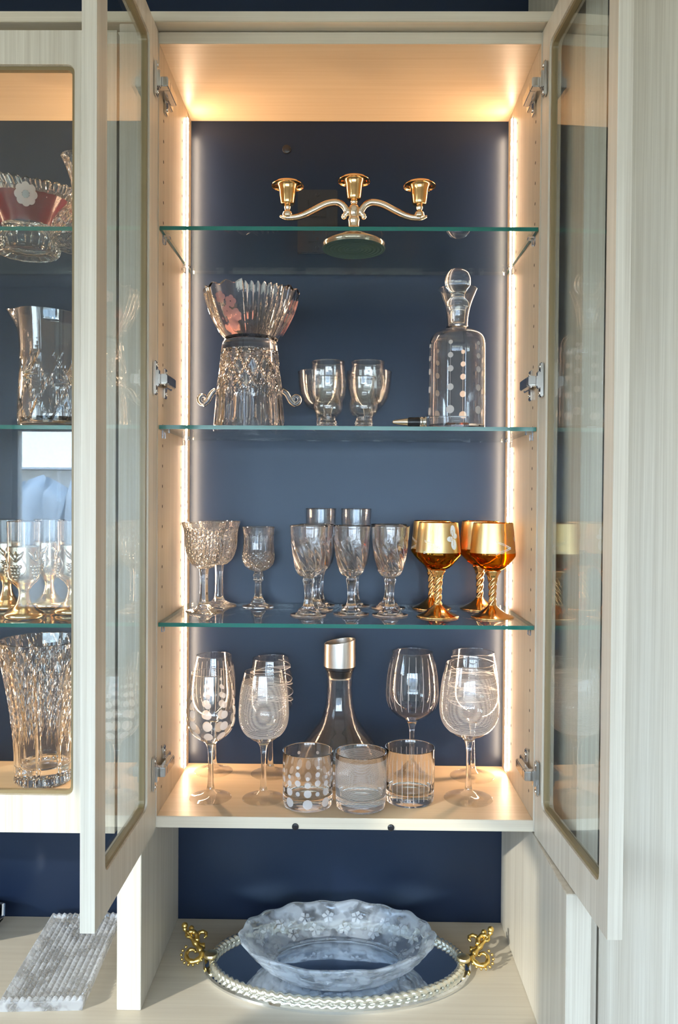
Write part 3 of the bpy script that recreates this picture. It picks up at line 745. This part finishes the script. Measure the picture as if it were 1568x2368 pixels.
for c in range(6):
    th = FRONT-.36+2*PI*c/6
    for z, r in ((.1440, .0036), (.1230, .0046), (.1010, .0052), (.0710, .0056), (.0345, .0068)): mesh_obj('etched_dot', *dot_vf(Rd, th, z, r), FROST, dc, True)
    ln.append(line_vf(Rd, [(th, .018+.128*k/6) for k in range(7)], .0006))
etched(dc, ln)

bs = thing('bottle_stopper', 'crystal block bottle stopper lying on its side before the decanter', 'bottle stopper', (.1440, .0310, zs))
mesh_obj('crystal_block', *box_vf(-.032, .034, -.012, .012, 0, .0185, .003), CRYST, bs, False)
def lie(vf, x0): return [Vector((x0-v.z, v.x, .0092+v.y)) for v in vf[0]], vf[1]
mesh_obj('collar', *lie(lathe([(0, 0), (.0088, 0), (.0092, .002), (.0075, .005), (.0092, .008), (.0088, .010), (0, .010)], 24), -.0322), CHROME, bs, True)
mesh_obj('rubber_ring', *lie(lathe([(0, 0), (.0078, 0), (.0082, .003), (.0074, .009), (.0078, .015), (.0066, .019), (0, .019)], 24), -.0424), BLACK, bs, True)
mesh_obj('steel_tip', *lie(lathe([(0, 0), (.0062, 0), (.0048, .012), (.0030, .022), (.0018, .0235), (0, .0240)], 24), -.0616), SILVG, bs, True)

# ------------------------------------------------------------------ top shelf: candelabra
zs = Z1+.0002
cd = thing('candelabra', 'polished three-armed candelabra in gold and champagne metal', 'candelabra', (-.0045, .1176, zs))
base = R2([(.0530, .0016), (.0545, .0060), (.0530, .0105), (.0440, .0170), (.0300, .0225), (.0170, .0290), (.0105, .0370), (.0096, .0440)], 6)
mesh_obj('base', *lathe(base, 72), SILVG, cd, True)
felt = [(0, 0)]
for k in range(7): felt += [(.005+.0068*k, .0), (.0072+.0068*k, .0), (.0082+.0068*k, .0007), (.0112+.0068*k, .0007)]
felt = [p for p in felt if p[0] < .0520]+[(.0525, 0), (.0530, .0016)]
V, F = lathe(felt, 64); mesh_obj('base_plate', V, [f[::1] for f in F], GREENF, cd, True, label='dark green underside with rings')
mesh_obj('column', *lathe(R2([(.0096, .0440), (.0105, .0500), (.0088, .0550), (.0100, .0640), (.0086, .0720), (.0058, .0760), (.0062, .0800), (.0046, .0830)], 5), 32), SILVG, cd, True)
cup = R2([(.0044, 0), (.0098, .0010), (.0118, .0040), (.0135, .0150), (.0150, .0270), (.0178, .0330), (.0235, .0350), (.0268, .0325), (.0272, .0318)], 6)
cup += [(.0268, .0332), (.0238, .0362), (.0190, .0352), (.0150, .0340), (.0122, .0300), (.0112, .0080), (0, .0075)]
cv, cf = lathe(cup, 48)
for dx, z in ((0, .0825), (-.1120, .0745), (.1100, .0745)):
    o = mesh_obj('candle_cup', cv, cf, GOLD, cd, True, label='gold candle cup with a flared lip'); o.location = (dx, 0, z)
    if dx:
        mesh_obj('cup_stem', [v+Vector((dx, 0, 0)) for v in lathe(R2([(.0055, .0530), (.0088, .0560), (.0082, .0620), (.0050, .0660), (.0058, .0710), (.0046, .0748)], 5), 24)[0]], lathe(R2([(.0055, .0530), (.0088, .0560), (.0082, .0620), (.0050, .0660), (.0058, .0710), (.0046, .0748)], 5), 24)[1], SILVG, cd, True)
for s, L in ((-1, .1120), (1, .1100)):
    pth = spline([(s*.0180, 0, .0555), (s*.0135, 0, .0600), (s*.0130, 0, .0660), (s*.0190, 0, .0745), (s*.0300, 0, .0790), (s*.0480, 0, .0760), (s*.0720, 0, .0640), (s*.0920, 0, .0555), (s*L, 0, .0535), (s*(L+.0125), 0, .0560)], 5)
    vf = tube(pth, lambda q: .0046+.0016*math.sin(q*PI)-.003*max(0, q-.9)*8, 12)
    mesh_obj('arm', *vf, SILVG, cd, True)
    mesh_obj('arm_curl', *join([ball((s*.0165, 0, .0548), .0050, 12, 8), ball((s*.0105, 0, .0640), .0058, 12, 8, 1.4)]), SILVG, cd, True)
    mesh_obj('arm_ridge', *tube([p+Vector((0, -.0046, .0008)) for p in pth[10:-4]], .0012, 6), SILVG, cd, True)

# ------------------------------------------------------------------ left cabinet
zs = Z1-.0013
rb = thing('cut_basket', 'ruby overlay cut-crystal basket with a sawtooth rim and white flower', 'basket', (-.5690, .1500, zs))
lo = R2([(.0500, .0012), (.0545, .0080), (.0550, .0180), (.0480, .0290), (.0420, .0380)], 6)
hi = R2([(.0420, .0380), (.0440, .0520), (.0530, .0750), (.0640, .1000), (.0740, .1220)], 7)
prof = [(0, .0015), (.0500, .0012)]+lo[1:]+hi[1:]; n_o = len(prof)
prof += [(r-.006, z) for r, z in reversed(hi) if z > .05]+[(0, .0480)]
def rbm(th, r, z, i):
    if i < n_o and z < .038: return (r*(1-.05*abs(math.sin(12*th))), z)
    k = max(0, (z-.06)/.06)
    saw = .0050*abs(math.sin(14*th)); lift = .016*math.cos(th-2.3)
    return (r*(1+.10*k*math.cos(2*th)), z+k*k*(saw+lift))
V, F = lathe(prof, 112, rbm); nlo = (len(lo)+1)*112
mesh_obj('body', V, F, CRYST, rb, False)
Rh = rfun(hi)
rubyband = [(r+.0006, z) for r, z in hi if .046 < z < .098]
V, F = lathe(rubyband, 96, lambda th, r, z, i: rbm(th, r, z, 999)); mesh_obj('ruby_band', V, F, RUBYV if 'RUBYV' in globals() else veil('ruby_stain', (.17, .004, .014), .15, .2), rb, True)
Rr = lambda z: Rh(z)+.0034
for k in range(8):
    a = k*PI/4; mesh_obj('petal', *dot_vf(Rr, -1.25+.20*math.cos(a), .0840+.0115*math.sin(a), .0066, 12), FROST, rb, True)
mesh_obj('flower_centre', *dot_vf(lambda z: Rr(z)+.0006, -1.25, .0840, .0058, 12), CHROME, rb, True)
mesh_obj('rim_cuts', *join([tube([(.0760*math.cos(a)*(1+.10*math.cos(2*a)), .0760*math.sin(a)*(1+.10*math.cos(2*a)), .1225+.016*math.cos(a-2.3)), (.069*math.cos(a+.06)*(1+.09*math.cos(2*a)), .069*math.sin(a+.06)*(1+.09*math.cos(2*a)), .1080+.012*math.cos(a-2.3))], .0016, 6) for a in [2*PI*k/60 for k in range(60)]]), CRYST, rb, False, kind='stuff')

def cut_vase(label, loc, prof_o, th, floor, cutf, n=120, name='crystal_vase'):
    v = thing(name, label, 'vase', loc)
    o = R2(prof_o, 7); pf = [(0, .002), (prof_o[0][0]*.8, .001)]+o+[(r-th, z) for r, z in reversed(o) if z > floor+.003]+[(prof_o[0][0]*.5, floor), (0, floor)]
    k0, k1 = 2, 2+len(o)
    V, F = lathe(pf, n, lambda t_, r, z, i: cutf(t_, r, z) if k0 <= i < k1 else (r, z)); mesh_obj('body', V, F, CRYST, v, False); return v, rfun(o)
def vm1(th, r, z):
    g = max(groove(math.sin(7*th+z*120), .4), groove(math.sin(7*th-z*120), .4)); return (r*(1-.06*g), z)
cut_vase('small waisted cut-crystal vase with flared top beside the ruby basket', (-.4700, .1200, zs), [(.034, .001), (.043, .008), (.0465, .026), (.0400, .050), (.0230, .072), (.0125, .092), (.0130, .110), (.0200, .135), (.0300, .156)], .004, .014, vm1, 84)

zs = Z2-.0013
pt = thing('crystal_pitcher', 'cut-crystal pitcher with a pouring lip and leaf cuts', 'pitcher', (-.4980, .0950, zs))
o = R2([(.0560, .0012), (.0610, .0060), (.0625, .0300), (.0600, .0800), (.0590, .1200), (.0610, .1650), (.0635, .1900)], 8)
pf = [(0, .002), (.0560, .0012)]+o[1:]; no = len(pf); pf += [(r-.0042, z) for r, z in reversed(o) if z > .016]+[(.04, .0135), (0, .0130)]
def ptm(th, r, z, i):
    d = math.atan2(math.sin(th-PI), math.cos(th-PI)); k = max(0, (z-.150)/.04)**1.5; sp_ = math.exp(-(d/.30)**2)
    r2 = r+k*.0210*sp_; z2 = z+k*(.004*sp_-.006*(math.cos(th)))
    if i < no and .008 < z < .125:
        g = max(groove(math.sin(5*th+z*55), .16)*(1 if .03 < z else .3), groove(math.sin(5*th-z*42+1), .14)); r2 -= .0024*g
    return (r2, z2)
V, F = lathe(pf, 144, ptm); mesh_obj('body', V, F, CRYST, pt, False)
mesh_obj('handle', *tube(spline([(.060, 0, .165), (.092, 0, .168), (.104, 0, .125), (.090, 0, .070), (.060, 0, .045)], 8), .0065, 10), CRYST, pt, True)
pl_ = []
for c in range(4):
    th0 = -2.25+c*1.25
    for k in range(7):
        a = -1.1+k*.36; L = .026+.006*(k % 2)
        p0 = Vector((.0615*math.cos(th0), .0615*math.sin(th0), .085)); pts = []
        for q in range(5):
            f = q/4; t_ = th0+f*L*math.cos(a)/.061; z_ = .085+f*L*math.sin(a); pts.append((.0612*math.cos(t_), .0612*math.sin(t_), z_))
        pl_.append(tube(pts, lambda q: .0004+.0014*math.sin(q*PI), 6))
mesh_obj('leaf_cuts', *join(pl_), CRYST, pt, False, kind='stuff')

zs = Z3-.0028
gb = thing('relief_goblet', 'gold-stemmed goblet with silver grape relief, front row near the door glass', 'goblet', (-.5394, .0620, zs), 0, 'gold-stemmed relief goblets')
foot = R2([(.0300, .0010), (.0312, .0040), (.0290, .0085), (.0190, .0160), (.0120, .0240)], 5)
mesh_obj('foot', *lathe([(0, .0012), (.0300, .0010)]+foot[1:], 48), PALEG, gb, True, label='gold flared foot')
mesh_obj('stem', *lathe(R2([(.0120, .0240), (.0088, .0340), (.0085, .0440), (.0130, .0520), (.0200, .0590)], 5), 48), PALEG, gb, True)
cupp = R2([(.0200, .0590), (.0252, .0660), (.0268, .0760), (.0264, .0880), (.0262, .1000), (.0262, .1160)], 6)
Rc = rfun(cupp); rel = [lathe(cupp, 64)]
for c in range(5):
    th0 = 2*PI*c/5-1.7
    for row, cnt in enumerate((4, 3, 3, 2, 1)):
        for q in range(cnt):
            z = .0850-.0052*row; th = th0+(q-(cnt-1)/2)*.20; rr = Rc(z); rel.append(ball((rr*math.cos(th), rr*math.sin(th), z), .0031, 8, 6))
    for sg in (-1, 0, 1):
        pts = [(Rc(.092+.018*k/5)*math.cos(th0+sg*.5*k/5), Rc(.092+.018*k/5)*math.sin(th0+sg*.5*k/5), .092+.018*k/5) for k in range(6)]; rel.append(tube(pts, lambda q: .0008+.0030*math.sin(q*PI), 8))
    pts = [(Rc(.10)*math.cos(th0+.35+.55*math.sin(k*.5)*.5), Rc(.10)*math.sin(th0+.35+.55*math.sin(k*.5)*.5), .070+.0045*k) for k in range(9)]; rel.append(tube(pts, .0014, 6))
mesh_obj('relief_cup', *join(rel), BRONZE, gb, True, label='silver grape relief')
gpf = [(.0262, .1160), (.0264, .1350), (.0268, .1570), (.0264, .1576), (.0258, .1570), (.0254, .1350), (.0250, .1000), (.0240, .0760), (.0180, .0680), (0, .0660)]
mesh_obj('bowl', *lathe(gpf, 48), GLASS, gb, True)
copy_tree(gb, (-.6111, .1650, zs), 'gold-stemmed relief goblet in the back row, farthest from the upright', .5)
copy_tree(gb, (-.5480, .1960, zs), 'gold-stemmed relief goblet at the very back of its group', 1.1)
copy_tree(gb, (-.4790, .1180, zs), 'gold-stemmed relief goblet standing nearest the dividing upright', 1.7)

def vm2(th, r, z):
    if z > .205: return (r-.0030*groove(math.sin(9*th+(z-.205)*70), .5)-.0030*groove(math.sin(9*th-(z-.205)*70), .5), z+(.0*th))
    if z < .020: return (r*(1-.05*abs(math.sin(14*th))), z)
    f = abs(math.sin(4.5*th))
    if f < .38: return (r-.0060*(1-(f/.38)**2), z)
    k = min(1, max(0, (z-.07)/.03)); g = max(groove(math.sin(30*th+z*330), .7), groove(math.sin(30*th-z*330), .7)); return (r-.0022*g*k, z)
cut_vase('large flared cut-crystal vase on the floor of the closed cabinet', (-.5395, .1500, ZB+.0002), [(.044, .001), (.0500, .006), (.0495, .020), (.0500, .050), (.0540, .100), (.0610, .150), (.0700, .200), (.0775, .2480)], .007, .028, vm2, 216)

# ------------------------------------------------------------------ on the countertop
mt = thing('mirror_tray', 'oval mirrored tray with gilt rope rim and scroll handles', 'tray', (-.0240, .1045, .0003))
A, B = .226, .131
mesh_obj('mirror_plate', *lathe([(0, 0), (.985, 0), (1.0, .002), (1.0, .0060), (.985, .0085), (0, .0085)], 96, None, A, B), MIRROR, mt, False)
V, F = [], []; N, n = 420, 10
for i in range(N):
    a = 2*PI*i/N; cx, cyy = (A-.016)*math.cos(a), (B-.016)*math.sin(a); nx, ny = math.cos(a)*B, math.sin(a)*A; l_ = math.hypot(nx, ny); nx, ny = nx/l_, ny/l_
    for j in range(n):
        b_ = 2*PI*j/n; r = .0054*(1+.24*math.sin(2*b_+86*a)); V.append((cx+nx*r*math.cos(b_), cyy+ny*r*math.cos(b_), .0130+r*math.sin(b_)))
for i in range(N):
    for j in range(n): F.append([i*n+j, i*n+(j+1) % n, ((i+1) % N)*n+(j+1) % n, ((i+1) % N)*n+j])
mesh_obj('rope_rim', V, [f[::-1] for f in F], principled('pale_gilt', (.84, .80, .66), .18, .85), mt, True)
for s in (-1, 1):
    x0 = s*(A-.006); h = []
    def curl(cx, cyy, cz, r0, a0, a1, rad, tilt=.0):
        P = []
        for k in range(22):
            q = k/21; a = a0+(a1-a0)*q; r = r0*(1-.72*q); P.append((x0+s*(cx+r*math.cos(a)), cyy+r*math.sin(a)*.8, cz+r*math.sin(a)*.55+tilt*q))
        return tube(P, lambda q: rad*(1.05-.55*q)*(1+.18*math.sin(q*46)), 8)
    h.append(curl(.024, -.004, .0200, .0170, 2.9, 9.0, .0048))
    h.append(curl(.014, .034, .0260, .0150, -2.0, 4.0, .0046, .004))
    h.append(curl(.034, .026, .0300, .0130, 3.6, -1.4, .0044, .006))
    P = spline([(x0+s*.004, .004, .012), (x0+s*.014, .012, .018), (x0+s*.026, .022, .026), (x0+s*.042, .034, .036), (x0+s*.048, .040, .042)], 6); h.append(tube(P, lambda q: .0062-.0030*q+.0012*math.sin(q*30), 8))
    h.append(ball((x0+s*.047, .042, .043), .0058, 10, 8)); h.append(ball((x0+s*.036, .046, .036), .0050, 10, 8))
    for k in range(9):
        a = -2.6+k*.42; h.append(ball((x0+s*(.024+.0190*math.cos(a)), -.004+.0160*math.sin(a), .019+.009*math.sin(a)), .0026, 7, 5))
    mesh_obj('handle', *join(h), DGOLD, mt, True, label='gilt scrolled handle')
    mesh_obj('medallion', *[vf for vf in [([v+Vector((x0-s*.008, -.012, .0200)) for v in lathe([(0, 0), (.0110, 0), (.0118, .003), (.0108, .006), (.006, .0075), (0, .008)], 24)[0]], lathe([(0, 0), (.0110, 0), (.0118, .003), (.0108, .006), (.006, .0075), (0, .008)], 24)[1])]][0], principled('brass', (.80, .66, .36), .35, 1) if s < 0 else bpy.data.materials['brass'], mt, True)

fb = thing('frosted_bowl', 'oval frosted glass bowl with moulded flowers on the mirrored tray', 'bowl', (-.0235, .0900, .0092))
A2, B2 = .163, .110
op = R2([(.66, .0010), (.71, .0060), (.84, .0220), (.93, .0390), (1.0, .0530)], 6)
prof = [(0, .002), (.64, 0)]+op+[(.985, .0555), (.965, .0535)]+[(r-.042, z+.0035) for r, z in reversed(op[:-1]) if z > .006]+[(.55, .0085), (0, .0085)]
nb = 2+len(op)
def fbm(th, r, z, i):
    k = max(0, z/.055)**2; s_ = .5+.5*math.cos(18*th); w_ = .5+.5*math.cos(9*th+.6)
    rel = .014*math.sin(13*th+math.sin(z*240)*1.5)*math.sin(z*300+2*math.sin(5*th)) if z > .008 and r < .955 else 0
    return (r*(1+.020*k*s_)+rel*(1 if i < nb else .6), z+.0042*k*(s_*.6+w_*.6)-.0025*k)
kin = next(i for i, p in enumerate(prof) if i > nb and p[0] < .68)
mesh_obj('body', *lathe(prof[1:kin+1], 180, lambda th, r, z, i: fbm(th, r, z, i+1), A2, B2), FBOWL, fb, True)
mesh_obj('well', *join([lathe(prof[:2], 180, None, A2, B2), lathe(prof[kin:], 180, lambda th, r, z, i: fbm(th, r, z, 99), A2, B2)]), CLEARB, fb, True)
ptl = []
random.seed(3)
for ring, (f_, cnt, z) in enumerate(((.70, 13, .0165), (.84, 17, .0305))):
    for c in range(cnt):
        a = 2*PI*(c+.5*ring)/cnt+random.uniform(-.06, .06); ctr = Vector((f_*A2*.955*math.cos(a), f_*B2*.955*math.sin(a), z+.0065)); nrm = Vector((-math.cos(a)*.55, -math.sin(a)*.75, .75)).normalized()
        u_ = nrm.cross(Vector((0, 0, 1))).normalized(); v_ = u_.cross(nrm)
        for k in range(5):
            q = 2*PI*k/5+c; P = [ctr+(u_*math.cos(q+e)+v_*math.sin(q+e))*.0115*rr+nrm*hh for e, rr, hh in ((0, .12, .0025), (-.45, .75, .0018), (0, 1.0, .0002), (.45, .75, .0018))]; n0 = sum(len(p[0]) for p in ptl)
            ptl.append((P, [[0, 1, 2], [0, 2, 3]]))
mesh_obj('moulded_petals', *join(ptl), veil('frosted_relief', (.80, .87, .94), .55), fb, True, kind='stuff')

rt = thing('pressed_tray', 'rectangular pressed-crystal tray with a waffle pattern on the counter', 'tray', (-.4835, .1020, .0003), .055)
w_, l_, h_ = .0640, .1300, .0200
NX, NY = 52, 104; V, F = [], []
def hgt(i, j):
    u, v = i/NX*13, j/NY*26; rim = max(abs(2*i/NX-1), abs(2*j/NY-1)); p = abs(math.sin(u*PI))*abs(math.sin(v*PI))
    return .0110+.0058*p+(.005 if rim > .93 else 0)
for j in range(NY+1):
    for i in range(NX+1): V.append((-w_+2*w_*i/NX, -l_+2*l_*j/NY, hgt(i, j)))
nt0 = len(V)
for j in range(NY+1):
    for i in range(NX+1): V.append((-w_*.97+2*w_*.97*i/NX, -l_*.985+2*l_*.985*j/NY, .0 if (i in (0, NX) or j in (0, NY)) else .0004+.0030*abs(math.sin(i/NX*13*PI))))
st_ = NX+1
for j in range(NY):
    for i in range(NX):
        a = j*st_+i; F.append([a, a+1, a+st_+1, a+st_]); b_ = nt0+a; F.append([b_, b_+st_, b_+st_+1, b_+1])
for i in range(NX):
    F.append([nt0+i, nt0+i+1, i+1, i]); a = NY*st_+i; F.append([a, a+1, nt0+a+1, nt0+a])
for j in range(NY):
    a = j*st_; F.append([a, a+st_, nt0+a+st_, nt0+a]); a = j*st_+NX; F.append([nt0+a, nt0+a+st_, a+st_, a])
mesh_obj('waffle_plate', V, F, PRESS, rt, False)

oc = thing('octagonal_dish', 'smoky eight-sided glass dish beside the pressed tray', 'dish', (-.6830, .1750, .0003))
mesh_obj('body', *lathe([(0, 0), (.030, 0), (.034, .004), (.060, .034), (.062, .038), (.058, .0385), (.054, .034), (.030, .008), (0, .007)], 8), glass('smoke_glass', (.35, .38, .42), 1.5), oc, False)
mesh_obj('rim', *lathe([(.058, .0386), (.0625, .0382), (.0635, .0400), (.061, .0415), (.058, .0405), (.058, .0386)], 8), CHROME, oc, False)
